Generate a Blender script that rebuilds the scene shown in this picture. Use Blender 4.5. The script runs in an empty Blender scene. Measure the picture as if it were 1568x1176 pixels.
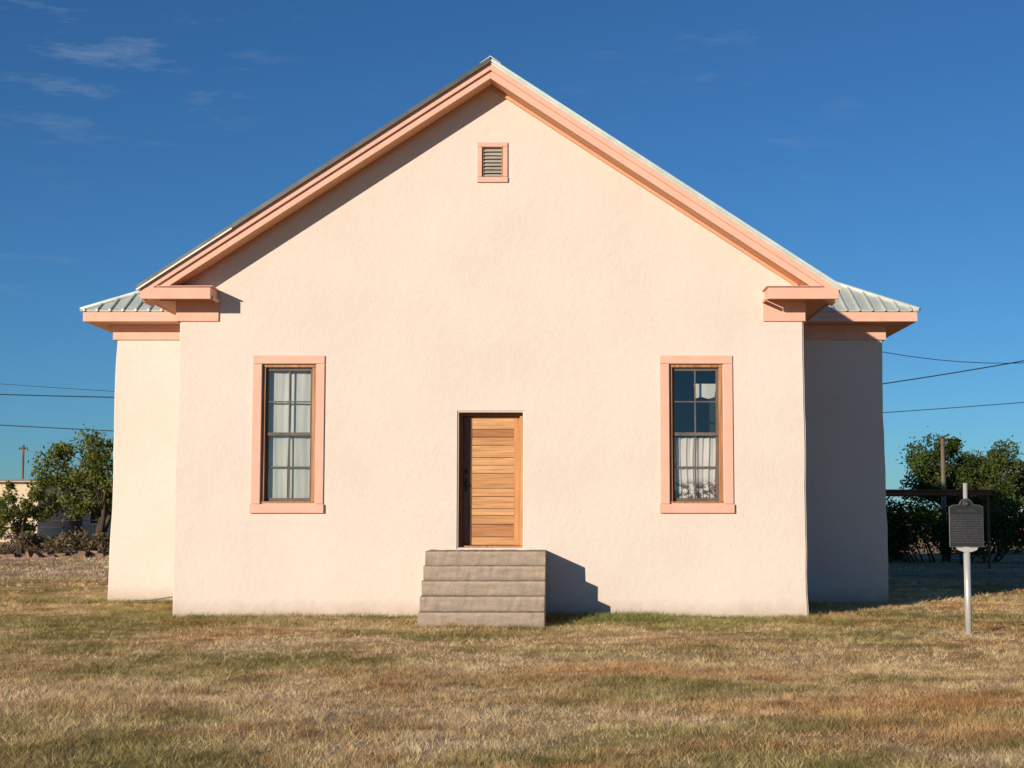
import bpy, bmesh, math, random
import numpy as np
from mathutils import Vector, Matrix
random.seed(7); rng=np.random.default_rng(11)
S=bpy.context.scene
COL=S.collection
# ------------------------------------------------------------------ helpers
def new_mat(name):
    m=bpy.data.materials.new(name); m.use_nodes=True
    nt=m.node_tree; b=nt.nodes['Principled BSDF']
    return m,nt,b
def N(nt,t,**k):
    n=nt.nodes.new(t)
    for a,v in k.items(): setattr(n,a,v)
    return n
def noise(nt,vec,scale,detail=4,rough=.55):
    n=N(nt,'ShaderNodeTexNoise'); n.inputs['Scale'].default_value=scale
    n.inputs['Detail'].default_value=detail; n.inputs['Roughness'].default_value=rough
    if vec is not None: nt.links.new(vec,n.inputs['Vector'])
    return n.outputs['Fac']
def ramp(nt,fac,stops):
    r=N(nt,'ShaderNodeValToRGB'); e=r.color_ramp.elements
    while len(e)<len(stops): e.new(.5)
    for i,(p,c) in enumerate(stops):
        e[i].position=p; e[i].color=(c if len(c)==4 else (*c,1))
    nt.links.new(fac,r.inputs['Fac']); return r.outputs['Color']
def mix(nt,fac,a,b,bt='MIX'):
    m=N(nt,'ShaderNodeMix',data_type='RGBA',blend_type=bt)
    for s,v in ((m.inputs[0],fac),(m.inputs[6],a),(m.inputs[7],b)):
        if hasattr(v,'links'): nt.links.new(v,s)
        elif isinstance(v,(tuple,list)): s.default_value=(*v,1) if len(v)==3 else v
        else: s.default_value=v
    return m.outputs[2]
def math_(nt,op,a,b=None,c=None,clamp=False):
    m=N(nt,'ShaderNodeMath',operation=op); m.use_clamp=clamp
    for i,v in enumerate((a,b,c)):
        if v is None: continue
        if hasattr(v,'links'): nt.links.new(v,m.inputs[i])
        else: m.inputs[i].default_value=v
    return m.outputs[0]
def maprange(nt,v,a,b,c=0,d=1):
    m=N(nt,'ShaderNodeMapRange'); nt.links.new(v,m.inputs[0])
    for i,x in enumerate((a,b,c,d)): m.inputs[i+1].default_value=x
    return m.outputs[0]
def pos(nt): return N(nt,'ShaderNodeNewGeometry').outputs['Position']
def mapping(nt,vec,scale=(1,1,1),loc=(0,0,0)):
    m=N(nt,'ShaderNodeMapping'); nt.links.new(vec,m.inputs['Vector'])
    m.inputs['Scale'].default_value=scale; m.inputs['Location'].default_value=loc
    return m.outputs[0]
def bump(nt,b,h,strength=.5,dist=.01):
    n=N(nt,'ShaderNodeBump'); n.inputs['Strength'].default_value=strength; n.inputs['Distance'].default_value=dist
    nt.links.new(h,n.inputs['Height']); nt.links.new(n.outputs[0],b.inputs['Normal'])
def mk(name,verts,faces,mat=None,parent=None,smooth=False,bevel=0):
    me=bpy.data.meshes.new(name); me.from_pydata([tuple(v) for v in verts],[],faces); me.update()
    bm=bmesh.new(); bm.from_mesh(me); bmesh.ops.recalc_face_normals(bm,faces=bm.faces); bm.to_mesh(me); bm.free()
    o=bpy.data.objects.new(name,me); COL.objects.link(o)
    if mat: me.materials.append(mat)
    if parent: o.parent=parent
    if smooth:
        for p in me.polygons: p.use_smooth=True
    if bevel:
        m=o.modifiers.new('b','BEVEL'); m.width=bevel; m.segments=2; m.limit_method='ANGLE'
    return o
BF=[(0,1,2,3),(4,5,6,7),(0,1,5,4),(1,2,6,5),(2,3,7,6),(3,0,4,7)]
def boxv(x0,x1,y0,y1,z0,z1):
    return [(x0,y0,z0),(x1,y0,z0),(x1,y1,z0),(x0,y1,z0),(x0,y0,z1),(x1,y0,z1),(x1,y1,z1),(x0,y1,z1)]
def box(name,x0,x1,y0,y1,z0,z1,mat,parent=None,bevel=0):
    return mk(name,boxv(x0,x1,y0,y1,z0,z1),BF,mat,parent,bevel=bevel)
def boxes(name,lst,mat,parent=None,bevel=0):
    V=[];F=[]
    for b in lst:
        k=len(V); V+=boxv(*b); F+=[tuple(i+k for i in f) for f in BF]
    return mk(name,V,F,mat,parent,bevel=bevel)
def prism(name,prof,y0,y1,mat,parent=None,bevel=0):
    """profile in XZ extruded along Y"""
    n=len(prof); V=[(x,y0,z) for x,z in prof]+[(x,y1,z) for x,z in prof]
    F=[tuple(range(n)),tuple(range(2*n-1,n-1,-1))]+[(i,(i+1)%n,(i+1)%n+n,i+n) for i in range(n)]
    return mk(name,V,F,mat,parent,bevel=bevel)
def tubes(paths,sides=7):
    V=[];F=[]
    for pts,rad in paths:
        pts=[Vector(p) for p in pts]; k0=len(V)
        for i,p in enumerate(pts):
            d=(pts[min(i+1,len(pts)-1)]-pts[max(i-1,0)]).normalized()
            ref=Vector((0,0,1)) if abs(d.z)<.9 else Vector((1,0,0))
            a=d.cross(ref).normalized(); b=d.cross(a)
            r=rad[i] if isinstance(rad,(list,tuple)) else rad
            for s in range(sides):
                t=2*math.pi*s/sides; V.append(p+a*math.cos(t)*r+b*math.sin(t)*r)
        for i in range(len(pts)-1):
            for s in range(sides):
                s2=(s+1)%sides; F.append((k0+i*sides+s,k0+i*sides+s2,k0+(i+1)*sides+s2,k0+(i+1)*sides+s))
        F.append(tuple(k0+s for s in range(sides))); e=k0+(len(pts)-1)*sides
        F.append(tuple(e+s for s in range(sides)))
    return V,F
def tube_obj(name,paths,mat,parent=None,sides=7,smooth=True):
    V,F=tubes(paths,sides); return mk(name,V,F,mat,parent,smooth=smooth)
def mesh_np(name,verts,nper,mat,parent=None,attr=None,cols=None):
    nv=len(verts); nf=nv//nper; me=bpy.data.meshes.new(name)
    me.vertices.add(nv); me.vertices.foreach_set('co',verts.astype(np.float32).ravel())
    me.loops.add(nv); me.loops.foreach_set('vertex_index',np.arange(nv,dtype=np.int32))
    me.polygons.add(nf); me.polygons.foreach_set('loop_start',np.arange(0,nv,nper,dtype=np.int32))
    me.polygons.foreach_set('loop_total',np.full(nf,nper,dtype=np.int32))
    if attr is not None:
        a=me.attributes.new('rnd','FLOAT','POINT'); a.data.foreach_set('value',np.repeat(attr,nper).astype(np.float32))
    if cols is not None:
        a=me.attributes.new('col','FLOAT_COLOR','POINT')
        cc=np.ones((nv,4),np.float32); cc[:,:3]=np.repeat(cols,nper,axis=0); a.data.foreach_set('color',cc.ravel())
    me.update(); me.validate()
    me.materials.append(mat); o=bpy.data.objects.new(name,me); COL.objects.link(o)
    if parent: o.parent=parent
    return o
def empty(name,loc=(0,0,0)):
    o=bpy.data.objects.new(name,None); COL.objects.link(o); o.empty_display_size=.2; return o
def vnoise(x,y,seed,octv=4,rough=.55):
    tab=np.random.default_rng(seed).uniform(0,1,(256,256)); out=0;amp=1;tot=0
    x=x+seed*3.17; y=y+seed*1.73
    for o in range(octv):
        xi=np.floor(x).astype(int); yi=np.floor(y).astype(int); fx=x-xi; fy=y-yi
        fx=fx*fx*(3-2*fx); fy=fy*fy*(3-2*fy)
        g=lambda a,b: tab[a&255,b&255]
        v=(g(xi,yi)*(1-fx)+g(xi+1,yi)*fx)*(1-fy)+(g(xi,yi+1)*(1-fx)+g(xi+1,yi+1)*fx)*fy
        out=out+v*amp; tot+=amp; amp*=rough; x=x*2.03+5.1; y=y*2.03+9.7
    return out/tot
def sstep(v,a,b): t=np.clip((v-a)/(b-a),0,1); return t*t*(3-2*t)
def lerp(a,b,t): return a+(b-a)*t[:,None]

# ------------------------------------------------------------------ materials
def stucco_mat():
    m,nt,b=new_mat('cream_stucco'); p=pos(nt)
    c=ramp(nt,noise(nt,p,.7,3),[(.3,(.69,.59,.50)),(.7,(.74,.64,.55))])
    fine=noise(nt,p,16,3,.7)
    c=mix(nt,math_(nt,'MULTIPLY',maprange(nt,fine,.52,.75),.22),c,(.56,.45,.36))
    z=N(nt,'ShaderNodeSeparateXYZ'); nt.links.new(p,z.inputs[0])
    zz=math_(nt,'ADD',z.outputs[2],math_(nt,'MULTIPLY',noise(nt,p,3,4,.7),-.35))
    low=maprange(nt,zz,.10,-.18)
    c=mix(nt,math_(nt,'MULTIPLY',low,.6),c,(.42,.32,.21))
    nt.links.new(c,b.inputs['Base Color']); b.inputs['Roughness'].default_value=.92
    b.inputs['Specular IOR Level'].default_value=.12
    h=math_(nt,'ADD',noise(nt,p,6,4,.6),math_(nt,'MULTIPLY',noise(nt,p,42,1,.6),.38))
    bump(nt,b,h,.30,.035)
    return m
def paint(name,col,var=.08,rough=.6,chip=None):
    m,nt,b=new_mat(name); p=pos(nt)
    d=tuple(x*(1-var*2) for x in col)
    nn=noise(nt,p,4,4,.65)
    c=ramp(nt,nn,[(.3,d),(.7,col)])
    if chip:
        c=mix(nt,maprange(nt,noise(nt,mapping(nt,p,(6,6,10)),2.5,4,.75),.66,.72),c,chip)
    nt.links.new(c,b.inputs['Base Color']); b.inputs['Roughness'].default_value=rough
    b.inputs['Specular IOR Level'].default_value=.25
    return m
STUC=stucco_mat()
PEACH=paint('peach_trim_paint',(.80,.46,.335),.06,.65,(.60,.33,.21))
SOFF=paint('peach_soffit_bounce',(.70,.36,.20),.05,.7)  # trim peach pushed to orange; bounced light is put into the colour
def wood_mat(name,c1,c2,axis=0,board=.0):
    m,nt,b=new_mat(name); p=pos(nt)
    sc=[(1.2,18,26),(18,18,1.2)][axis]
    g=noise(nt,mapping(nt,p,sc),1.4,5,.62)
    g2=noise(nt,mapping(nt,p,(sc[0]*.6,sc[1]*.25,sc[2]*.25)),1.5,3)
    c=ramp(nt,g,[(.28,c1),(.62,c2)])
    c=mix(nt,maprange(nt,g2,.5,.7,0,.6),c,c1)
    if board:
        a=N(nt,'ShaderNodeAttribute'); a.attribute_name='rnd'
        c=mix(nt,1,c,ramp(nt,a.outputs['Fac'],[(0,(.66,.54,.44)),(.5,(1,1,1)),(1,(1.2,1.3,1.45))]),'MULTIPLY')
    nt.links.new(c,b.inputs['Base Color']); b.inputs['Roughness'].default_value=.5
    bump(nt,b,g,.2,.004); return m
WOODH=wood_mat('pine_plank',(.36,.16,.052),(.62,.32,.125),0,1)
WOODV=wood_mat('pine_stile',(.38,.17,.055),(.60,.29,.105),1)
WOODK=wood_mat('shadow_toned_pine',(.10,.045,.02),(.20,.09,.035),1)  # pine darkened so the door reveal's shadow sits in the colour
WOODD=wood_mat('weathered_window_wood',(.22,.095,.035),(.52,.24,.09),1)
def concrete_mat():
    m,nt,b=new_mat('weathered_concrete'); p=pos(nt)
    c=ramp(nt,noise(nt,mapping(nt,p,(1.5,2,5)),1.8,5,.7),[(.3,(.28,.215,.155)),(.7,(.44,.35,.26))])
    c=mix(nt,maprange(nt,noise(nt,p,60,3,.7),.55,.75,0,.4),c,(.18,.14,.10))
    c=mix(nt,maprange(nt,noise(nt,mapping(nt,p,(2,2,14)),1.2,3),.55,.7,0,.5),c,(.50,.36,.24))
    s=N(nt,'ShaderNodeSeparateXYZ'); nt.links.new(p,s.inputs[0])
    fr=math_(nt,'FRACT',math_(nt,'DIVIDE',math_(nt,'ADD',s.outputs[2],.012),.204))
    c=mix(nt,maprange(nt,fr,.80,.96,0,.35),c,(.55,.46,.35))  # each riser tinted paler towards its top edge
    c=mix(nt,maprange(nt,fr,.28,.06,0,.45),c,(.19,.145,.10))  # and darker towards its foot
    nt.links.new(c,b.inputs['Base Color']); b.inputs['Roughness'].default_value=.9
    bump(nt,b,noise(nt,p,25,5,.7),.6,.02); return m
CONC=concrete_mat()
def metal_mat(name,c1,c2,rough=.4,met=.5,rust=0):
    m,nt,b=new_mat(name); p=pos(nt)
    c=ramp(nt,noise(nt,p,2.5,4,.6),[(.3,c1),(.7,c2)])
    nt.links.new(c,b.inputs['Base Color']); b.inputs['Roughness'].default_value=rough; b.inputs['Metallic'].default_value=met
    return m
ROOF=metal_mat('galvanised_roof',(.50,.54,.48),(.66,.70,.62),.5,.15)
ROOFD=metal_mat('drip_edge_painted_shade',(.07,.065,.06),(.13,.12,.11),.5,.3)  # near-black tone paints the shade of the roof edge's underside
ALU=metal_mat('painted_aluminium_post',(.46,.45,.42),(.60,.58,.54),.4,.3)
PLQ=metal_mat('dark_plaque',(.008,.010,.014),(.016,.018,.022),.7,.0)
SILV=metal_mat('silver_lettering',(.10,.10,.10),(.17,.17,.16),.5,.3)
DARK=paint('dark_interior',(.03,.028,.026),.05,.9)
SASH=paint('grey_sash_paint',(.17,.13,.10),.2,.6,(.20,.11,.06))
BRASS=metal_mat('dark_door_hardware',(.03,.028,.025),(.06,.05,.04),.35,.8)
RUST=metal_mat('rusty_steel',(.16,.06,.035),(.26,.10,.05),.8,.1)
POLE=wood_mat('pole_wood',(.10,.065,.04),(.22,.15,.10),1)
WIRE=paint('black_wire',(.02,.02,.02),.05,.6)
BARK=paint('bark',(.12,.085,.06),.3,.95)
WHITE=paint('white_siding',(.75,.72,.67),.05,.7)
TAN=paint('tan_wall',(.70,.56,.38),.06,.85)
REDP=paint('faded_red_paint',(.42,.06,.04),.1,.4)
RUBBER=paint('tyre_rubber',(.02,.02,.02),.1,.8)
ADOBE=paint('adobe_rubble',(.32,.20,.13),.25,.95)
def curtain_mat(name,base,pattern=0):
    m,nt,b=new_mat(name); p=pos(nt)
    c=ramp(nt,noise(nt,mapping(nt,p,(6,6,1)),2,4),[(.3,tuple(x*.82 for x in base)),(.7,base)])
    if pattern:
        v=noise(nt,p,11,3,.7)
        z=N(nt,'ShaderNodeSeparateXYZ'); nt.links.new(p,z.inputs[0])
        f=math_(nt,'MULTIPLY',maprange(nt,v,.46,.52),maprange(nt,z.outputs[2],2.12,1.98))
        c=mix(nt,f,c,(.12,.05,.05))
    nt.links.new(c,b.inputs['Base Color']); b.inputs['Roughness'].default_value=.95
    return m
CURT=curtain_mat('curtain_cloth',(.60,.60,.54)); CURT2=curtain_mat('lace_curtain_cloth',(.74,.68,.64),1)
GL=bpy.data.materials.new('window_glass'); GL.use_nodes=True; nt=GL.node_tree; nt.nodes.clear()
o=N(nt,'ShaderNodeOutputMaterial'); mx=N(nt,'ShaderNodeMixShader'); t=N(nt,'ShaderNodeBsdfTransparent'); g=N(nt,'ShaderNodeBsdfGlossy')
t.inputs[0].default_value=(.92,.94,.93,1); g.inputs['Roughness'].default_value=.03
fr=N(nt,'ShaderNodeFresnel'); fr.inputs[0].default_value=1.5
nt.links.new(math_(nt,'ADD',math_(nt,'MULTIPLY',fr.outputs[0],1.6),.05),mx.inputs[0]); nt.links.new(t.outputs[0],mx.inputs[1]); nt.links.new(g.outputs[0],mx.inputs[2]); nt.links.new(mx.outputs[0],o.inputs[0])

# ---- ground / lawn colour evaluated per vertex and per blade (one function, so roots and soil agree)
def turf(x,y):
    wx=x+.5*(vnoise(x*.8,y*.8,61,2)-.5); wy=y+.5*(vnoise(x*.8,y*.8,62,2)-.5)
    n1=vnoise(wx*.42,wy*.62,3,5,.62); n2=vnoise(wx*2.3,wy*2.6,5,4,.65); n3=vnoise(wx*.35,wy*.6,9,5,.6); n4=vnoise(wx*.9,wy*1.2,15,4,.6)
    A=lambda *c: np.array(c)[None,:]
    one=np.ones_like(x)
    tan=lerp(A(.41,.265,.115)*one[:,None],A(.69,.50,.26)*one[:,None],sstep(n2,.25,.75))
    pale=A(.78,.58,.36)*one[:,None]
    c=lerp(tan,pale,sstep(n4,.55,.72)*.55)
    green=lerp(A(.19,.17,.05)*one[:,None],A(.40,.33,.12)*one[:,None],sstep(n2,.25,.75))
    bias=.13*sstep(y,-4.5,-.6)*(y<3)+.045*sstep(-y,9.8,12.5)+.04*(y>3)*sstep(-x,4,8)-.05*np.exp(-((y+7.6)/1.6)**2)
    c=lerp(c,green,sstep(n1+bias,.44,.64)*.84)
    def blob(cx,cy,rx,ry): return np.exp(-(((x-cx)/rx)**2+((y-cy)/ry)**2))
    rb=np.maximum.reduce([1.1*blob(3.9,-9.9,2.3,1.2),.9*blob(-5.2,-8.9,1.7,1.0),.5*blob(-2.5,-10.6,2.2,.6)])
    rust=lerp(A(.42,.205,.08)*one[:,None],A(.68,.39,.17)*one[:,None],sstep(n2,.25,.75))
    c=lerp(c,rust,sstep(n3+.26*rb,.54,.78)*.75)
    nd=vnoise(x*.25,y*.9,21,5,.65)
    dirt=lerp(A(.42,.265,.155)*one[:,None],A(.66,.46,.29)*one[:,None],sstep(nd,.3,.7))
    dirt=lerp(dirt,A(.60,.48,.22)*one[:,None],sstep(vnoise(x*.3,y*.5,23,4),.50,.68)*.75)
    c=lerp(c,dirt,sstep(y+6*(vnoise(x*.3,y*.3,25,4)-.5),10.5,13.5))
    c=lerp(c,A(.24,.19,.11)*one[:,None],sstep(y,90,220))
    return np.clip(c,0,1)
def gz(x,y):
    near=1-sstep(np.hypot(x,y+2),30,45)
    return near*(.06*(vnoise(x*.35,y*.35,41,2)-.5)+.05*(vnoise(x*1.4,y*1.4,42,2)-.5))
m,nt,b=new_mat('ground_turf_and_dirt'); GROUND=m
a=N(nt,'ShaderNodeAttribute'); a.attribute_name='col'
fl=pos(nt); fn=noise(nt,fl,34,3,.75)
c=mix(nt,maprange(nt,fn,.42,.66,0,.5),a.outputs['Color'],(.15,.10,.05))
nt.links.new(c,b.inputs['Base Color']); b.inputs['Roughness'].default_value=1; b.inputs['Specular IOR Level'].default_value=0
bump(nt,b,noise(nt,fl,7,3,.6),.35,.03)
m,nt,b=new_mat('grass_blades'); GRASS=m
a=N(nt,'ShaderNodeAttribute'); a.attribute_name='col'
nt.links.new(a.outputs['Color'],b.inputs['Base Color']); b.inputs['Roughness'].default_value=.8; b.inputs['Specular IOR Level'].default_value=.1
def leaf_mat(name,c1,c2):
    m,nt,b=new_mat(name); a=N(nt,'ShaderNodeAttribute'); a.attribute_name='rnd'
    c=ramp(nt,a.outputs['Fac'],[(0,c1),(1,c2)]); nt.links.new(c,b.inputs['Base Color']); b.inputs['Roughness'].default_value=.6
    b.inputs['Specular IOR Level'].default_value=.2
    tr=N(nt,'ShaderNodeBsdfTranslucent'); nt.links.new(c,tr.inputs[0]); mx=N(nt,'ShaderNodeMixShader'); mx.inputs[0].default_value=.3
    nt.links.new(b.outputs[0],mx.inputs[1]); nt.links.new(tr.outputs[0],mx.inputs[2]); nt.links.new(mx.outputs[0],nt.nodes['Material Output'].inputs[0])
    return m
LEAF=leaf_mat('green_leaves',(.03,.055,.012),(.12,.15,.03)); LEAFY=leaf_mat('yellow_green_leaves',(.07,.10,.02),(.26,.27,.055))
BRUSH=leaf_mat('dry_brush',(.12,.085,.045),(.28,.20,.11))

# ------------------------------------------------------------------ ground (one sheet, finer near the building)
def axis(lo,hi,step,far_lo,far_hi):
    a=list(np.arange(lo,hi+1e-6,step)); s=step*2; v=hi
    while v<far_hi: v+=s; s*=1.35; a.append(v)
    s=step*2; v=lo
    while v>far_lo: v-=s; s*=1.35; a.insert(0,v)
    return np.array(a)
gx=axis(-24,24,.14,-2600,2600); gy=axis(-16,32,.14,-300,4500)
GXm,GYm=np.meshgrid(gx,gy); fx,fy=GXm.ravel(),GYm.ravel()
nx_,ny_=len(gx),len(gy)
me=bpy.data.meshes.new('ground'); nv=len(fx); me.vertices.add(nv)
me.vertices.foreach_set('co',np.stack([fx,fy,gz(fx,fy)],1).astype(np.float32).ravel())
i,j=np.meshgrid(np.arange(nx_-1),np.arange(ny_-1)); k=(j*nx_+i).ravel()
q=np.stack([k,k+1,k+1+nx_,k+nx_],1).astype(np.int32)
me.loops.add(q.size); me.loops.foreach_set('vertex_index',q.ravel()); me.polygons.add(len(q))
me.polygons.foreach_set('loop_start',np.arange(0,q.size,4,dtype=np.int32)); me.polygons.foreach_set('loop_total',np.full(len(q),4,dtype=np.int32))
a=me.attributes.new('col','FLOAT_COLOR','POINT'); cc=np.ones((nv,4),np.float32); cc[:,:3]=turf(fx,fy); a.data.foreach_set('color',cc.ravel())
me.polygons.foreach_set('use_smooth',np.ones(len(q),dtype=bool))
me.update(); me.materials.append(GROUND); COL.objects.link(bpy.data.objects.new('ground',me))
def grass():
    def field(n,x0,x1,y0,y1,hmin,hmax,wd,clump,gb=0.,spread=.028):
        nc=n//clump
        cx=rng.uniform(x0,x1,nc); cy=rng.uniform(y0,y1,nc)
        dens=vnoise(cx*1.7,cy*1.7,71,3); ch=.25+1.3*dens*rng.uniform(.6,1.35,nc)
        cl=np.clip(rng.normal(.5,.22,nc),0,1)
        x=np.repeat(cx,clump)+rng.normal(0,spread,nc*clump); y=np.repeat(cy,clump)+rng.normal(0,spread,nc*clump)
        h=rng.uniform(hmin,hmax,nc*clump)*np.repeat(ch,clump)
        r=np.clip(np.repeat(cl,clump)+rng.normal(0,.2,nc*clump),0,1)
        return x,y,h,np.full(nc*clump,wd),r,np.full(nc*clump,gb)
    parts=[field(330000,-9,8,-15,-7,.02,.065,.0038,10),
           field(26000,-9,8,-15,-5,.05,.10,.004,26,0,.03),
           field(230000,-13,13,-7.5,5,.02,.065,.006,9),
           field(6000,-6.1,4.2,-.25,-.02,.03,.12,.006,6,.6),
           field(18000,-6.1,4.2,-1.6,-.2,.02,.08,.006,8,.5),
           field(4000,-9.6,-5.9,3.6,3.88,.04,.12,.007,6,.5),
           field(2000,-2.2,0.1,-2.15,-1.95,.03,.08,.006,6,.5),
           field(5000,-.25,1.6,-1.1,-.03,.04,.14,.007,8,.95),
           field(60000,-26,26,4,13,.03,.09,.012,9),
           field(26000,-24,-8,12,29,.03,.10,.016,9,0,.06),
           field(14000,6,24,12,29,.03,.10,.016,9,0,.06)]
    x,y,h,w,r,gb=[np.concatenate([p[i] for p in parts]) for i in range(6)]
    inb=((x>-5.95)&(x<3.78)&(y>-.01)&(y<4))|((x>-8.05)&(x<5.85)&(y>3.88)&(y<12.1))|((x>-2.02)&(x<-.22)&(y>-1.95)&(y<0))
    k=~inb; x,y,h,w,r,gb=x[k],y[k],h[k],w[k],r[k],gb[k]; n=len(x)
    col=turf(x,y); col=lerp(col,np.array([.16,.19,.05])[None,:]*np.ones((n,1)),gb*(rng.uniform(0,1,n)<.75))
    f=np.interp(r,[0,.5,.85,1],[.42,1,1.3,1.7])[:,None]; warm=np.interp(r,[0,.3,1],[0,0,1])[:,None]
    col=col*f*(1+warm*np.array([0,.0,.08])); col=np.clip(col,0,.85)
    a=rng.uniform(0,2*np.pi,n); lean=rng.uniform(.3,1.6,n)*h; b2=rng.uniform(0,2*np.pi,n)
    dx=np.cos(a)*w/2; dy=np.sin(a)*w/2
    V=np.empty((n,3,3)); z0=gz(x,y)
    V[:,0]=np.stack([x-dx,y-dy,z0-.004],1); V[:,1]=np.stack([x+dx,y+dy,z0-.004],1)
    V[:,2]=np.stack([x+np.cos(b2)*lean,y+np.sin(b2)*lean,z0+h],1)
    mesh_np('grass',V.reshape(-1,3),3,GRASS,None,None,col)
grass()

# ------------------------------------------------------------------ schoolhouse
B=empty('stucco_schoolhouse'); CX=-1.09
HW=4.835; SL=.661; YO=-.5; EH=5.28; ZT=8.49
def side(xb,xt,z0,z1,n,s):
    r=random.Random(s); out=[]
    for i in range(n+1):
        t=i/n; j=r.uniform(-.009,.009)+.008*math.sin(t*9+s)
        out.append((xb+(xt-xb)*t+(j if 0<i<n else 0),z0+(z1-z0)*t))
    return out
L=side(CX-HW,CX-HW+.035,-.3,4.83,16,1); R=side(CX+HW,CX+HW-.02,-.3,4.83,16,2)
WT=8.24
Lw=(CX-HW+.035,WT-SL*(HW-.035)); Rw=(CX+HW-.02,WT-SL*(HW-.02))
prof=L+[(Lw[0],Lw[1]),(CX,WT),(Rw[0],Rw[1])]+R[::-1]
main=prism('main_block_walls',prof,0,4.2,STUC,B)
def cut(o,x0,x1,y0,y1,z0,z1):
    c=box('cutter',x0,x1,y0,y1,z0,z1,None)
    md=o.modifiers.new('bool','BOOLEAN'); md.operation='DIFFERENCE'; md.object=c; md.solver='EXACT'
    return c
cs=[]
DX0,DX1,DZ0,DZ1=-1.58,-.595,1.05,3.118
LW=(-4.60,-3.775,1.725,3.855); RW=(1.655,2.475,1.725,3.855); VT=(-1.235,-.915,6.78,7.25)
cs.append(cut(main,DX0,DX1,-.3,.5,DZ0,DZ1))
for w in (LW,RW): cs.append(cut(main,w[0],w[1],-.3,1.0,w[2],w[3]))
cs.append(cut(main,VT[0],VT[1],-.3,.25,VT[2],VT[3]))
bpy.context.view_layer.update()
dg=bpy.context.evaluated_depsgraph_get()
nm=bpy.data.meshes.new_from_object(main.evaluated_get(dg)); main.modifiers.clear(); main.data=nm
for c in cs: bpy.data.objects.remove(c,do_unlink=True)
bm=bmesh.new(); bm.from_mesh(nm)
ed=[e for e in bm.edges if len(e.link_faces)==2 and all(abs(v.co.y)<1e-4 for v in e.verts) and e.calc_face_angle(0)>.8]
bmesh.ops.bevel(bm,geom=ed,offset=.022,segments=3,affect='EDGES',clamp_overlap=True)
bm.to_mesh(nm); bm.free()
if not nm.materials: nm.materials.append(STUC)
WL=side(CX-6.97,CX-6.92,-.3,4.95,16,4); WR=side(CX+6.9,CX+6.86,-.3,4.95,16,5)
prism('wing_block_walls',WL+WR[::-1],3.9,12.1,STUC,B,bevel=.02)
boxes('wing_frieze',[(CX-6.945,CX-4.0,3.862,3.9,4.68,4.947),(CX+4.0,CX+6.885,3.862,3.9,4.68,4.947),
    (CX-6.985,CX-6.945,3.862,12.1,4.68,4.947),(CX+6.885,CX+6.925,3.862,12.1,4.68,4.947)],PEACH,B)
def slab(name,s,d0,d1,y0,y1,zt0,zt1,mat,bev=0):
    P=[(CX+s*d0,zt0-SL*d0),(CX+s*d1,zt0-SL*d1),(CX+s*d1,zt1-SL*d1),(CX+s*d0,zt1-SL*d0)]
    return prism(name,P,y0,y1,mat,B,bevel=bev)
for s,nme in ((-1,'west'),(1,'east')):
    slab('roof_sheet_'+nme,s,0,EH+.05,YO-.04,11,ZT,ZT-.03,ROOF)
    slab('rake_fascia_upper_'+nme,s,0.0,EH,YO,YO+.035,ZT-.033,ZT-.155,PEACH,.006)
    slab('rake_fascia_lower_'+nme,s,0.0,EH-.1,YO+.04,YO+.07,ZT-.14,ZT-.275,PEACH,.004)
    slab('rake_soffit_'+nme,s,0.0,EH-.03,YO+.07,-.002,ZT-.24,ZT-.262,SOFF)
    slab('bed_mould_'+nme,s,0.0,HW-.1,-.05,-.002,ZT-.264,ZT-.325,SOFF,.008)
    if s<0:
        slab('drip_edge_upper',s,0,3.9,YO-.055,YO-.041,ZT+.03,ZT-.045,ROOFD)  # west strip only: shaded roof edge painted as dark metal
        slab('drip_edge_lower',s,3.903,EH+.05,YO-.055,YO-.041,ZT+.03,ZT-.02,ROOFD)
        slab('drip_edge_flashing',s,3.903,EH+.05,YO-.055,YO-.041,ZT-.022,ZT-.05,ROOF)
    else: slab('drip_edge_'+nme,s,0,EH+.04,YO-.02,YO+.0,ZT-.031,ZT-.065,ROOF)
    V=[];F=[];y=YO-.02
    while y<11:
        P=[(CX+s*.02,ZT+.001-SL*.02),(CX+s*(EH+.05),ZT+.001-SL*(EH+.05)),(CX+s*(EH+.05),ZT+.028-SL*(EH+.05)),(CX+s*.02,ZT+.028-SL*.02)]
        k=len(V); V+=[(x,y-.012,z) for x,z in P]+[(x,y+.012,z) for x,z in P]; F+=[tuple(i+k for i in f) for f in BF]
        y+=.2286
    mk('roof_ribs_'+nme,V,F,ROOF,B)
    xo=CX+s*EH; xi=CX+s*(HW-.02); xr=CX+s*(HW-.62)
    ztop=ZT-.033-SL*EH
    a,b_=sorted((xo,xr))
    box('eave_return_box_'+nme,a+.004,b_-.004,YO+.06,-.002,4.86,4.985,PEACH,B)
    box('eave_return_fascia_'+nme,a,b_,YO-.004,YO+.059,4.80,4.975,PEACH,B,.008)
    a2,b2=sorted((xr-s*.03,xr))
    box('eave_return_end_'+nme,a2,b2,YO+.062,-.002,4.80,4.85,PEACH,B,.004)
    a3,b3=sorted((xr-s*.03,xo-s*.25)); box('eave_return_cap_'+nme,a3,b3,YO-.02,-.002,4.987,5.0,PEACH,B)
    e0,e1=sorted((xo,xo-s*.03)); box('eave_fascia_'+nme,e0,e1,.0,3.4,4.82,ztop,PEACH,B)
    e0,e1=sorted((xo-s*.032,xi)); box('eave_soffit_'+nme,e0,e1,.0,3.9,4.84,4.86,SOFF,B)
    f0,f1=sorted((CX+s*(HW+.012),xr-s*.02)); box('frieze_block_'+nme,f0,f1,-.032,-.002,4.52,4.858,PEACH,B,.006)
    g0,g1=sorted((CX+s*(HW+.03),CX+s*(HW-.0))); box('frieze_side_'+nme,g0,g1,-.0,3.9,4.52,4.838,PEACH,B)
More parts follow.
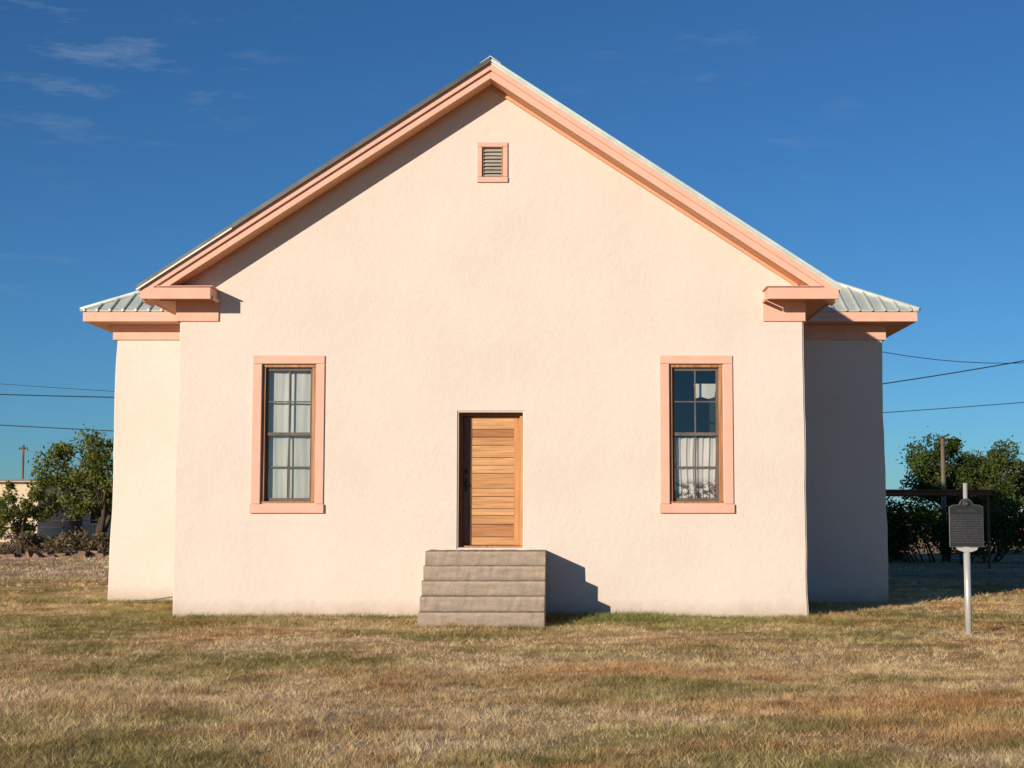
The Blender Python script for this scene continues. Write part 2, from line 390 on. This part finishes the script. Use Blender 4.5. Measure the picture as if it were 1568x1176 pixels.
prism('ridge_cap',[(CX-.16,ZT+.032-SL*.16),(CX,ZT+.035),(CX+.16,ZT+.032-SL*.16),(CX+.16,ZT+.04-SL*.16),(CX,ZT+.05),(CX-.16,ZT+.04-SL*.16)],YO-.06,11,ROOF,B)
ex,y0,y1,ze,ws=7.42,3.38,12.6,5.15,.53
rd=(y1-y0)/2; zr=ze+ws*rd
A=(CX-ex,y0,ze);Bq=(CX+ex,y0,ze);C=(CX+ex,y1,ze);D=(CX-ex,y1,ze);R1=(CX-ex+rd,y0+rd,zr);R2=(CX+ex-rd,y0+rd,zr)
o=mk('wing_hip_roof',[A,Bq,C,D,R1,R2],[(0,1,5,4),(1,2,5),(2,3,4,5),(3,0,4)],ROOF,B)
sm=o.modifiers.new('s','SOLIDIFY'); sm.thickness=.025; sm.offset=-1
V=[];F=[]
def rib(p,q,wv,h=.036,w=.022):
    p,q=Vector(p),Vector(q); wv=Vector(wv)*w; up=Vector((0,0,h)); k=len(V)
    V.extend([p-wv,p+wv,q+wv,q-wv,p-wv*.6+up,p+wv*.6+up,q+wv*.6+up,q-wv*.6+up]); F.extend([tuple(i+k for i in f) for f in BF])
x=-ex+.06
while x<ex:
    d=min(rd,ex-abs(x)); yy=y0+d
    if d>.05: rib((CX+x,y0-.03,ze-.012),(CX+x,yy,ze+ws*d),(1,0,0))
    x+=.2286
y=y0+.06
while y<y1:
    d=min(y-y0,y1-y)
    for s in (-1,1):
        if d>.05: rib((CX+s*(ex+.03),y,ze-.012),(CX+s*(ex-d),y,ze+ws*d),(0,1,0))
    y+=.2286
mk('wing_roof_ribs',V,F,ROOF,B)
tube_obj('hip_caps',[([(CX+s*ex,y0,ze+.012),(CX+s*(ex-rd),y0+rd,zr+.012)],.045) for s in (-1,1)],ROOF,B,6)
fx=ex-.03; fy0=y0+.03; fy1=y1-.03
boxes('wing_fascia',[(CX-fx,CX+fx,fy0,fy0+.03,4.955,5.125),(CX-fx,CX+fx,fy1-.03,fy1,4.955,5.125),
  (CX-fx,CX-fx+.03,fy0+.03,fy1-.03,4.955,5.125),(CX+fx-.03,CX+fx,fy0+.03,fy1-.03,4.955,5.125)],PEACH,B)
box('wing_soffit',CX-fx+.031,CX+fx-.031,fy0+.031,fy1-.031,4.952,4.975,SOFF,B)
def window(tag,w,trim,lace=False):
    x0,x1,z0,z1=w; E=empty('window_'+tag); E.parent=B
    t0,t1,tz0,tz1=trim
    boxes('surround',[(t0,x0-.004,-.028,-.001,z0-.01,z1+.006),(x1+.004,t1,-.028,-.001,z0-.01,z1+.006),(t0,t1,-.028,-.001,z1+.0085,tz1)],PEACH,E,.008)
    box('sill',t0-.015,t1+.012,-.05,-.001,tz0,z0-.013,PEACH,E,.008)
    y=.05
    boxes('wood_frame',[(x0+.002,x0+.045,y-.02,y+.10,z0+.03,z1-.045),(x1-.06,x1-.002,y-.02,y+.10,z0+.03,z1-.045),(x0+.002,x1-.002,y-.025,y+.10,z1-.043,z1-.002),
        (x0+.002,x1-.002,y-.045,y+.10,z0+.002,z0+.028)],WOODD,E,.004)
    a,b=x0+.047,x1-.062; zb,zt=z0+.03,z1-.047; zm=(zb+zt)/2
    def sash(nm,ya,za,zc):
        st=.036; L=[(a,a+st,ya,ya+.035,za,zc),(b-st,b,ya,ya+.035,za,zc),(a+st+.001,b-st-.001,ya,ya+.035,za,za+.05),(a+st+.001,b-st-.001,ya,ya+.035,zc-.045,zc)]
        cx=(a+b)/2; cz=(za+zc)/2
        L+=[(cx-.010,cx+.010,ya+.004,ya+.03,za+.051,zc-.046),(a+st+.001,cx-.011,ya+.004,ya+.03,cz-.010,cz+.010),(cx+.011,b-st-.001,ya+.004,ya+.03,cz-.010,cz+.010)]
        boxes(nm,L,SASH,E,.002)
        mk(nm+'_glass',[(a+st,ya+.02,za+.04),(b-st,ya+.02,za+.04),(b-st,ya+.021,zc-.04),(a+st,ya+.0205,zc-.04)],[(0,1,2,3)],GL,E)
    sash('upper_sash',.085,zm-.02,zt); sash('lower_sash',.122,zb,zm+.025)
    bv=boxv(x0+.003,x1-.003,.16,.98,z0+.003,z1-.003); mk('dark_room_box',bv,[f for f in BF if f!=(0,1,5,4)],DARK,E)  # near-black box; the unlit room's darkness is put into its colour
    def curtain(nm,xa,xb,za,zb_,yc,amp,fr,mat,sd):
        r=random.Random(sd); n=90; mrow=10; V=[];F=[]
        ph=[r.uniform(0,6) for _ in range(4)]
        for j in range(mrow+1):
            tz=j/mrow; z=za+(zb_-za)*tz
            for i in range(n+1):
                t=i/n; x=xa+(xb-xa)*t
                yy=yc+amp*(math.sin(t*fr+ph[0]+.5*math.sin(tz*3))+.5*math.sin(t*fr*2.3+ph[1]+tz)+.3*math.sin(t*fr*.4+ph[2]))
                V.append((x+.01*math.sin(tz*5+t*4),yy,z+(.012*math.sin(t*9+ph[3]) if j==0 else 0)))
        for j in range(mrow):
            for i in range(n): k=j*(n+1)+i; F.append((k,k+1,k+n+2,k+n+1))
        mk(nm,V,F,mat,E,smooth=True)
    if not lace:
        curtain('curtain_left',x0+.04,(x0+x1)/2-.03,z0+.04,z1-.04,.19,.006,9,CURT,3)
        curtain('curtain_right',(x0+x1)/2-.035,x1-.04,z0+.04,z1-.04,.205,.007,8,CURT,8)
    else:
        curtain('lace_curtain',x0+.03,x1-.04,z0+.03,(z0+z1)/2-.05,.20,.014,42,CURT2,5)
        tube_obj('curtain_rod',[([(x0+.01,.19,(z0+z1)/2-.05),(x1-.01,.19,(z0+z1)/2-.05)],.006)],BRASS,E)
        curtain('folded_paper_blind',(x0+x1)/2-.0,x1-.09,z1-.50,z1-.28,.24,.001,2,CURT,9)
window('west',LW,(-4.745,-3.64,1.575,3.99))
window('east',RW,(1.51,2.625,1.575,3.99),True)
E=empty('gable_vent'); E.parent=B
x0,x1,z0,z1=VT
boxes('vent_surround',[(x0-.075,x0-.003,-.03,-.001,z0,z1),(x1+.003,x1+.075,-.03,-.001,z0,z1),(x0-.075,x1+.075,-.03,-.001,z1+.003,z1+.075),(x0-.08,x1+.08,-.035,-.001,z0-.085,z0-.003)],PEACH,E,.006)
V=[];F=[]
for i in range(8):
    z=z0+.012+i*(z1-z0-.02)/8; k=len(V)
    V+=[(x0+.02,.005,z),(x1-.02,.005,z+.004*math.sin(i*3)),(x1-.02,.055,z+.045),(x0+.02,.055,z+.045),(x0+.02,.005,z+.012),(x1-.02,.005,z+.012),(x1-.02,.055,z+.057),(x0+.02,.055,z+.057)]
    F+=[tuple(j+k for j in f) for f in BF]
mk('louvres',V,F,paint('weathered_louvre',(.50,.44,.36),.15,.8),E)
boxes('vent_frame',[(x0+.002,x0+.02,-.0,.06,z0+.002,z1-.002),(x1-.02,x1-.002,-.0,.06,z0+.002,z1-.002)],WOODD,E)
box('vent_back',x0+.002,x1-.002,.12,.14,z0+.002,z1-.002,DARK,E)
E=empty('plank_door'); E.parent=B
x0,x1,z0,z1=DX0,DX1,DZ0,DZ1; yd=.27
boxes('door_frame',[(x0+.004,x0+.05,yd-.10,yd+.1,z0+.03,z1-.05),(x0+.004,x1-.004,yd-.10,yd+.1,z1-.048,z1-.004)],WOODK,E,.004)  # left jamb and head use the pine with shadow painted in
boxes('door_frame_right_jamb',[(x1-.05,x1-.004,yd-.12,yd+.1,z0+.03,z1-.05)],WOODV,E,.004)
box('threshold',x0+.004,x1-.004,yd-.12,yd+.1,z0+.002,z0+.028,WOODD,E,.004)
boxes('stiles',[(x0+.052,x0+.19,yd+.0,yd+.045,z0+.032,z1-.052)],WOODK,E,.003)  # left stile, same pine with the reveal's shadow painted in
boxes('right_stile',[(x1-.14,x1-.052,yd+.0,yd+.045,z0+.032,z1-.052)],WOODV,E,.003)
hs=[.13,.20,.14,.11,.20,.13,.24,.13,.12,.20,.13,.13,.20]; tot=sum(hs); H=z1-.052-z0-.034
V=[];F=[];at=[];z=z0+.033; rr_=random.Random(12)
for i,h in enumerate(hs):
    h=h/tot*H; k=len(V); yy=yd+.008+rr_.uniform(-.002,.002)
    V+=boxv(x0+.192,x1-.142,yy,yy+.03,z+.0045,z+h-.0045); F+=[tuple(j+k for j in f) for f in BF]; at+=[rr_.random()]*8; z+=h
o=mk('planks',V,F,WOODH,E)
a=o.data.attributes.new('rnd','FLOAT','POINT'); a.data.foreach_set('value',at)
box('door_backing',x0+.1,x1-.1,yd+.047,yd+.06,z0+.03,z1-.05,DARK,E)
bpy.ops.mesh.primitive_uv_sphere_add(segments=20,ring_count=12,radius=.03,location=(x0+.11,yd-.055,z0+.97)); k=bpy.context.object; k.name='door_knob'; k.data.materials.append(BRASS); k.parent=E
tube_obj('knob_stem',[([(x0+.11,yd,z0+.97),(x0+.11,yd-.04,z0+.97)],.012)],BRASS,E,10)
box('lock_plate',x0+.085,x0+.135,yd-.006,yd-.0005,z0+.86,z0+1.06,BRASS,E,.002)
tube_obj('deadbolt',[([(x0+.11,yd,z0+1.16),(x0+.11,yd-.02,z0+1.16)],.026)],BRASS,E,14)
# ---- steps
sx0,sx1=-2.0,-.235; n=5; rh=1.02/n
pts=[(-.003,-.2)]; y=-.86-.27*4
pts.append((y,-.2))
for i in range(n):
    pts.append((y,rh*(i+1)))
    if i<n-1: y+=.27; pts.append((y,rh*(i+1)))
pts.append((-.003,1.02))
V=[];nx=26
r=random.Random(3)
for i in range(nx+1):
    x=sx0+(sx1-sx0)*i/nx
    for (yy,zz) in pts:
        V.append((x+(r.uniform(-.004,.004) if i in(0,nx) else 0),yy+(r.uniform(-.006,.006) if yy<-.1 else 0),zz+(r.uniform(-.006,.004) if zz>0 else 0)))
m_=len(pts); F=[tuple(range(m_)),tuple(nx*m_+j for j in range(m_))]
for i in range(nx):
    for j in range(m_): F.append((i*m_+j,i*m_+(j+1)%m_,(i+1)*m_+(j+1)%m_,(i+1)*m_+j))
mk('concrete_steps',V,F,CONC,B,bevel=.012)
tube_obj('loose_cable',[([(CX-6.55,3.86,.03),(CX-6.2,3.86,.04),(CX-5.8,3.87,.10),(CX-5.45,3.87,.22),(CX-5.2,3.87,.38),(CX-5.0,3.87,.55),(CX-4.8,3.87,.60)],.006)],paint('grey_cable',(.35,.32,.28)),B,5)

# ------------------------------------------------------------------ historical marker
Mk=empty('historical_marker_sign'); mx_,my_=5.27,-3.35
def mtube(nm,pts,r,mat,s=16): tube_obj(nm,[(pts,r)],mat,Mk,s)
mtube('post',[(mx_,my_,-.2),(mx_,my_,1.14)],.043,ALU)
mtube('rear_post',[(mx_+.01,my_+.05,1.0),(mx_+.01,my_+.05,1.97)],.028,ALU)
prism('bracket',[(mx_-.14,1.135),(mx_-.12,1.10),(mx_-.05,1.075),(mx_+.05,1.075),(mx_+.12,1.10),(mx_+.14,1.135)],my_-.05,my_+.045,ALU,Mk,.004)
def plaque(k):
    w=.222-k; P=[(-w,1.14+k),(w,1.14+k),(w,1.64-k)]
    P+=[(w-.0,1.66-k),(w-.05,1.685-k*.7),(.095-k*.6,1.69-k)]
    for i in range(9):
        a=math.radians(15+150*i/8); P.append(((.088-k)*math.cos(a),1.685-k*.5+(.085-k*.6)*math.sin(a)))
    P+=[(-.095+k*.6,1.69-k),(-w+.05,1.685-k*.7),(-w,1.66-k),(-w,1.64-k)]
    return [(mx_+a,b) for a,b in P]
prism('plaque_rim',plaque(0),my_-.012,my_+.012,SILV,Mk,.002)
prism('plaque_face',plaque(.008),my_-.015,my_-.0125,PLQ,Mk)
prism('plaque_back',plaque(.004),my_+.0125,my_+.016,PLQ,Mk)
tube_obj('medallion',[([(mx_,my_-.016,1.70),(mx_,my_-.022,1.70)],.044)],SILV,Mk,24)
tube_obj('medallion_seal',[([(mx_,my_-.0225,1.70),(mx_,my_-.025,1.70)],.036)],PLQ,Mk,24)
st=[]
for i in range(10):
    a=math.pi/2+i*math.pi/5; rr=.03 if i%2==0 else .012; st.append((mx_+rr*math.cos(a),1.70+rr*math.sin(a)))
prism('medallion_star',st,my_-.028,my_-.0255,SILV,Mk)
body="BLACKWELL SCHOOL\n\nBUILT IN 1909 AS THE ELEMENTARY\nSCHOOL FOR THE CHILDREN OF THE\nTOWN IT SERVED AS A SCHOOL FOR\nMORE THAN FIFTY YEARS UNTIL THE\nLAST CLASSES WERE HELD HERE AND\nTHE PUPILS MOVED TO THE LARGER\nCAMPUS ACROSS THE RAILROAD. THE\nADOBE BUILDING IS NOW KEPT BY\nFORMER STUDENTS AS A MUSEUM OF\nTHE SCHOOL AND ITS COMMUNITY IN\nMEMORY OF ITS TEACHERS AND ALL\nWHO LEARNED WITHIN ITS WALLS."
fc=bpy.data.curves.new('plaque_text','FONT'); fc.body=body; fc.size=.025; fc.align_x='CENTER'; fc.extrude=.001; fc.space_line=1.25
fo=bpy.data.objects.new('plaque_text',fc); COL.objects.link(fo); fo.location=(mx_,my_-.0165,1.60); fo.rotation_euler=(math.pi/2,0,0); fc.materials.append(SILV); fo.parent=Mk

# ------------------------------------------------------------------ vegetation
def leaves_at(cent,rad,n,size,r):
    k=len(cent); idx=r.integers(0,k,n)
    d=r.normal(0,1,(n,3)); d/=np.linalg.norm(d,axis=1)[:,None]; d*= (r.uniform(0,1,n)**.45)[:,None]
    p=cent[idx]+d*rad[idx][:,None]*np.array([1,1,.8])
    a=r.normal(0,1,(n,3)); a/=np.linalg.norm(a,axis=1)[:,None]; b=np.cross(a,r.normal(0,1,(n,3))); b/=np.linalg.norm(b,axis=1)[:,None]
    s=(size*r.uniform(.5,1.3,n))[:,None]
    V=np.stack([p-a*s,p-b*s*.45,p+a*s,p+b*s*.45],1)
    V[:,:,2]=np.maximum(V[:,:,2],.01)
    return V.reshape(-1,3),np.clip(r.normal(.45,.25,n)+ (d[:,2])*.25,0,1)  # tone: random per leaf, paler towards the top of each clump
def tree(name,x,y,h,rx,rz_,mat,seed,n=7000,leaf=.075,ncl=34,trunks=3):
    r=np.random.default_rng(seed); E=empty(name)
    cz=h-rz_*.95
    C=[];Rr=[]
    while len(C)<ncl:
        q=r.uniform(-1,1,3)
        if np.dot(q,q)>1 or (np.dot(q,q)<.15): continue
        C.append((x+q[0]*rx*.85,y+q[1]*rx*.85,cz+q[2]*rz_*.85)); Rr.append(r.uniform(.14,.34)*min(rx,rz_)*1.1)
    C=np.array(C);Rr=np.array(Rr)
    P=[]; tr=[]
    for t in range(trunks):
        a=r.uniform(0,6.28); bx,by=x+r.normal(0,.12),y+r.normal(0,.12)
        tip=(x+math.cos(a)*rx*.35,y+math.sin(a)*rx*.35,cz-rz_*.1); mid=((bx+tip[0])/2+r.normal(0,.1),(by+tip[1])/2,tip[2]*.5)
        w=.05+.018*h; P.append(([(bx,by,-.1),mid,tip],[w,w*.7,w*.35])); tr.append((mid,tip))
    for c in C:
        m0,t0=tr[r.integers(0,trunks)]; f=r.uniform(0,1); s=np.array(m0)*(1-f)+np.array(t0)*f; c=np.array(c)
        mid=(s+c)/2+r.normal(0,.12,3); P.append(([tuple(s),tuple(mid),tuple(c)],[.035,.022,.008]))
    tube_obj('trunk_and_limbs',P,BARK,E,6)
    V,a=leaves_at(C,Rr,n,leaf,r); 
    V2,a2=leaves_at(C,Rr*1.6,n//6,leaf*.9,r)
    mesh_np('foliage',np.concatenate([V,V2]),4,mat,E,np.concatenate([a,a2]))
    return E
tree('mesquite_tree',-16.9,32,4.5,2.5,1.7,LEAFY,5,10000,.08,52,4)
tree('mesquite_tree',-20.0,33,2.9,1.5,1.2,LEAFY,6,4200,.075,26,3)
tree('mesquite_tree',12.7,27,4.15,1.5,1.45,LEAF,21,11000,.07,46,2)
tree('mesquite_tree',15.2,33,3.7,1.4,1.4,LEAF,9,8000,.08,38,3)
tree('mesquite_tree',17.8,38,4.5,1.7,1.7,LEAF,10,8500,.085,38,3)
tree('mesquite_tree',26.0,42,4.9,2.2,1.7,LEAF,14,7000,.085,34,3)
def bush(name,x0,x1,y,h,mat,seed,n,leaf=.07):
    r=np.random.default_rng(seed); k=int(max(6,(x1-x0)*5))
    C=np.stack([r.uniform(x0,x1,k),y+r.uniform(-.5,.5,k),r.uniform(.15,.75,k)*h],1); Rr=r.uniform(.25,.45,k)*h
    E=empty(name); P=[([(c[0]*.6+(x0+x1)/2*.4,c[1],-.05),tuple(c)],[.03,.008]) for c in C]
    tube_obj('stems',P,BARK,E,5); V,a=leaves_at(C,Rr,n,leaf,r); mesh_np('foliage',V,4,mat,E,a)
bush('shrub',9.9,14.6,24.5,2.2,LEAF,31,12000,.07)
bush('shrub',8.0,11.2,26.5,1.5,BRUSH,35,4500,.07)
bush('shrub',14.5,18.5,35,1.8,LEAF,32,6500,.08)
bush('shrub',-19.2,-14.0,31,1.0,BRUSH,33,4500,.07)
bush('shrub',-23.5,-19.8,34,1.1,BRUSH,34,2500,.07)
r=np.random.default_rng(77); k=420
C=np.stack([r.uniform(-170,190,k),r.uniform(150,230,k),r.uniform(.3,2.0,k)],1); Rr=r.uniform(.8,2.2,k)
V,a=leaves_at(C,Rr,22000,.42,r); mesh_np('distant_trees',V,4,LEAF,None,a)
# ------------------------------------------------------------------ neighbourhood structures
def gable_house(name,x0,x1,y0,y1,hw,hr,wall,roof):
    E=empty(name); box('walls',x0,x1,y0,y1,-.1,hw,wall,E)
    ym=(y0+y1)/2; o_=.35
    V=[(x0-o_,y0-o_,hw-.05),(x1+o_,y0-o_,hw-.05),(x1+o_,y1+o_,hw-.05),(x0-o_,y1+o_,hw-.05),(x0-o_,ym,hr),(x1+o_,ym,hr)]
    mk('roof',V,[(0,1,5,4),(2,3,4,5),(0,3,4),(1,2,5),(0,1,2,3)],roof,E)
    w=(x1-x0); nwin=max(2,int(w/3.2)); L=[];T=[]
    for i in range(nwin):
        cx=x0+w*(i+.5)/nwin
        if i==nwin//2: L.append((cx-.45,cx+.45,y0-.03,y0-.01,0.1,2.1)); T.append((cx-.53,cx+.53,y0-.02,y0-.002,.05,2.2))
        else: L.append((cx-.4,cx+.4,y0-.03,y0-.01,.95,2.05)); T.append((cx-.48,cx+.48,y0-.02,y0-.002,.87,2.13))
    boxes('window_trim',T,WHITE,E); boxes('windows_and_door',L,DARK,E)
GREYR=metal_mat('grey_shingle_roof',(.20,.19,.18),(.30,.28,.26),.8,0)
gable_house('white_house',22.0,31,52,60,2.7,4.2,WHITE,GREYR)
gable_house('tan_house',-40,-27.8,57,65,3.2,3.4,TAN,TAN)
gable_house('tan_house',-27.0,-23.6,62,68,2.4,2.7,TAN,GREYR)
def pickup(x,y,body):
    E=empty('parked_pickup_truck')
    prof=[(-2.6,.45),(2.5,.45),(2.6,.6),(2.58,.95),(1.45,1.08),(.85,1.62),(-.55,1.66),(-.75,1.08),(-2.6,1.08)]
    prism('body',[(x+a,b) for a,b in prof],y-.9,y+.9,body,E,.05)
    prism('side_glass',[(x+a,b) for a,b in [(1.2,1.12),(.78,1.55),(-.45,1.58),(-.55,1.12)]],y-.915,y+.915,DARK,E)
    tube_obj('wheels',[([(x+a,y+s*.95,.36),(x+a,y+s*.70,.36)],.36) for a in (-1.65,1.7) for s in (-1,1)],RUBBER,E,20)
    tube_obj('hubs',[([(x+a,y+s*.965,.36),(x+a,y+s*.951,.36)],.19) for a in (-1.65,1.7) for s in (-1,1)],ALU,E,14)
    boxes('bumpers',[(x-2.72,x-2.605,y-.85,y+.85,.42,.58),(x+2.61,x+2.72,y-.85,y+.85,.42,.58)],ALU,E,.02)
pickup(22.6,47,REDP)
E=empty('rusty_carport')
boxes('roof_beam',[(8.3,12.0,19.0,19.12,2.05,2.17),(8.3,12.0,22.0,22.12,2.05,2.17)],RUST,E)
boxes('roof_sheets',[(8.2,12.05,18.9,22.2,2.18,2.21)],RUST,E)
tube_obj('pipe_posts',[([(x,y,-.1),(x,y,2.1)],.04) for x in (8.4,11.9) for y in (19.06,22.06)],RUST,E,8)
E=empty('wire_fence')
xs=[-30+1.5*i for i in range(15)]
tube_obj('fence_posts',[([(x,36,-.1),(x+random.uniform(-.03,.03),36,1.35)],.045) for x in xs],POLE,E,6)
tube_obj('fence_wires',[([(x,36,z+.02*math.sin(x)) for x in xs],.008) for z in (.25,.5,.75,1.0,1.25)],RUST,E,4)
V=[];F=[];r_=random.Random(5); x=-34
while x<-12:
    w=r_.uniform(.12,.4); h=r_.uniform(.06,.22); k=len(V); V+=boxv(x,x+w-.01,29.4+r_.uniform(-.3,.3),30.1,-.05,h)
    V[-8:]=[(a+r_.uniform(-.06,.06),b+r_.uniform(-.06,.06),c+(r_.uniform(-.06,.06) if c>0 else 0)) for a,b,c in V[-8:]]
    F+=[tuple(j+k for j in f) for f in BF]; x+=w
mk('low_adobe_wall',V,F,ADOBE)
E=empty('wire_fence'); xs=[10+1.8*i for i in range(14)]
tube_obj('fence_posts',[([(x,30,-.1),(x,30,1.3)],.045) for x in xs],POLE,E,6)
tube_obj('fence_wires',[([(x,30,z) for x in xs],.008) for z in (.3,.6,.9,1.2)],RUST,E,4)
def pole(x,y,h,arm=1.0,r=.13):
    E=empty('utility_pole'); tube_obj('pole',[([(x,y,-.2),(x,y,h)],[r,r*.7])],POLE,E,10)
    if arm: box('crossarm',x-arm,x+arm,y-.06,y+.06,h-.5,h-.38,POLE,E); tube_obj('insulators',[([(x+s*arm*.85,y,h-.38),(x+s*arm*.85,y,h-.2)],.05) for s in (-1,-.4,.4,1)],DARK,E,8)
pole(12.3,25.5,3.95,0,.09)
pole(-43,97,6.9,.35,.12)
pole(20,17,7.7,1.0); pole(4,17,7.5,.6); pole(-36,20,7.6,1.0); pole(-6.5,20,5.2,.4); pole(60,110,8,1)
E=empty('power_line')
def wire(p,q,sag,r=.013):
    return ([(p[0]+(q[0]-p[0])*t/24,p[1]+(q[1]-p[1])*t/24,p[2]+(q[2]-p[2])*t/24-sag*4*t/24*(1-t/24)) for t in range(25)],r)
W=[wire((4,17,7.3),(20,17,7.4),1.8,.010),wire((4,17,4.4),(20,17,7.2),.25,.015),wire((4,17,3.95),(20,17,5.2),.1,.010),
   wire((-36,20,6.2),(-6.5,20,4.8),.35,.015),wire((-36,20,5.3),(-6.5,20,3.6),.1,.013),wire((-36,20,7.2),(-6.5,20,4.7),.3,.007),
   wire((20,17,7.4),(60,110,7.6),.8,.012),wire((22,50,4.4),(60,110,7.6),.5,.02)]
tube_obj('wires',W,WIRE,E,5)

# ------------------------------------------------------------------ light
sunv=Vector((-.7,-1,.3157)).normalized()
el=math.asin(sunv.z); rot=math.atan2(sunv.x,sunv.y)%(2*math.pi)
ld=bpy.data.lights.new('sun','SUN'); ld.energy=5.0; ld.angle=math.radians(.5); ld.color=(1,.88,.745)
lo=bpy.data.objects.new('sun',ld); COL.objects.link(lo); lo.rotation_euler=sunv.to_track_quat('Z','Y').to_euler()
w=bpy.data.worlds.new('World'); S.world=w; w.use_nodes=True; nt=w.node_tree; bg=nt.nodes['Background']
sk=N(nt,'ShaderNodeTexSky',sky_type='NISHITA'); sk.sun_disc=False; sk.sun_elevation=el; sk.sun_rotation=rot
sk.altitude=1400; sk.air_density=1.0; sk.dust_density=.3; sk.ozone_density=3.5
tc=N(nt,'ShaderNodeTexCoord').outputs['Generated']
tint=mix(nt,1,sk.outputs[0],(.46,.86,1.16),'MULTIPLY')
def dmask(v,r0,r1):
    d=N(nt,'ShaderNodeVectorMath',operation='DISTANCE'); nt.links.new(mapping(nt,tc,(1,1,1.6)),d.inputs[0]); d.inputs[1].default_value=(v[0],v[1],v[2]*1.6)
    return maprange(nt,d.outputs['Value'],r0,r1)
wis=noise(nt,mapping(nt,tc,(14,14,62)),1.0,5,.66)
m1=dmask((-.285,.915,.288),.15,.02); m2=math_(nt,'MULTIPLY',dmask((-.33,.935,.14),.16,.02),.5)
m3=math_(nt,'MULTIPLY',dmask((.08,.955,.27),.25,.02),.35)
mm=math_(nt,'MAXIMUM',math_(nt,'MAXIMUM',m1,m2),m3)
f=math_(nt,'MULTIPLY',maprange(nt,math_(nt,'ADD',wis,math_(nt,'MULTIPLY',mm,.10)),.60,.80),math_(nt,'MULTIPLY',mm,.36))
c=mix(nt,f,tint,(4.2,5.4,6.8))
nt.links.new(c,bg.inputs['Color']); bg.inputs['Strength'].default_value=.075
# ------------------------------------------------------------------ camera
cd=bpy.data.cameras.new('camera'); co=bpy.data.objects.new('camera',cd); COL.objects.link(co)
cd.sensor_width=36; cd.lens=36*2300/1568; cd.shift_x=-76/1568; cd.clip_end=9000
co.location=(0,-23,1.6); co.rotation_euler=(math.radians(90+4.85),0,0)
S.camera=co
S.view_settings.view_transform='Standard'; S.view_settings.look='None'; S.view_settings.exposure=0
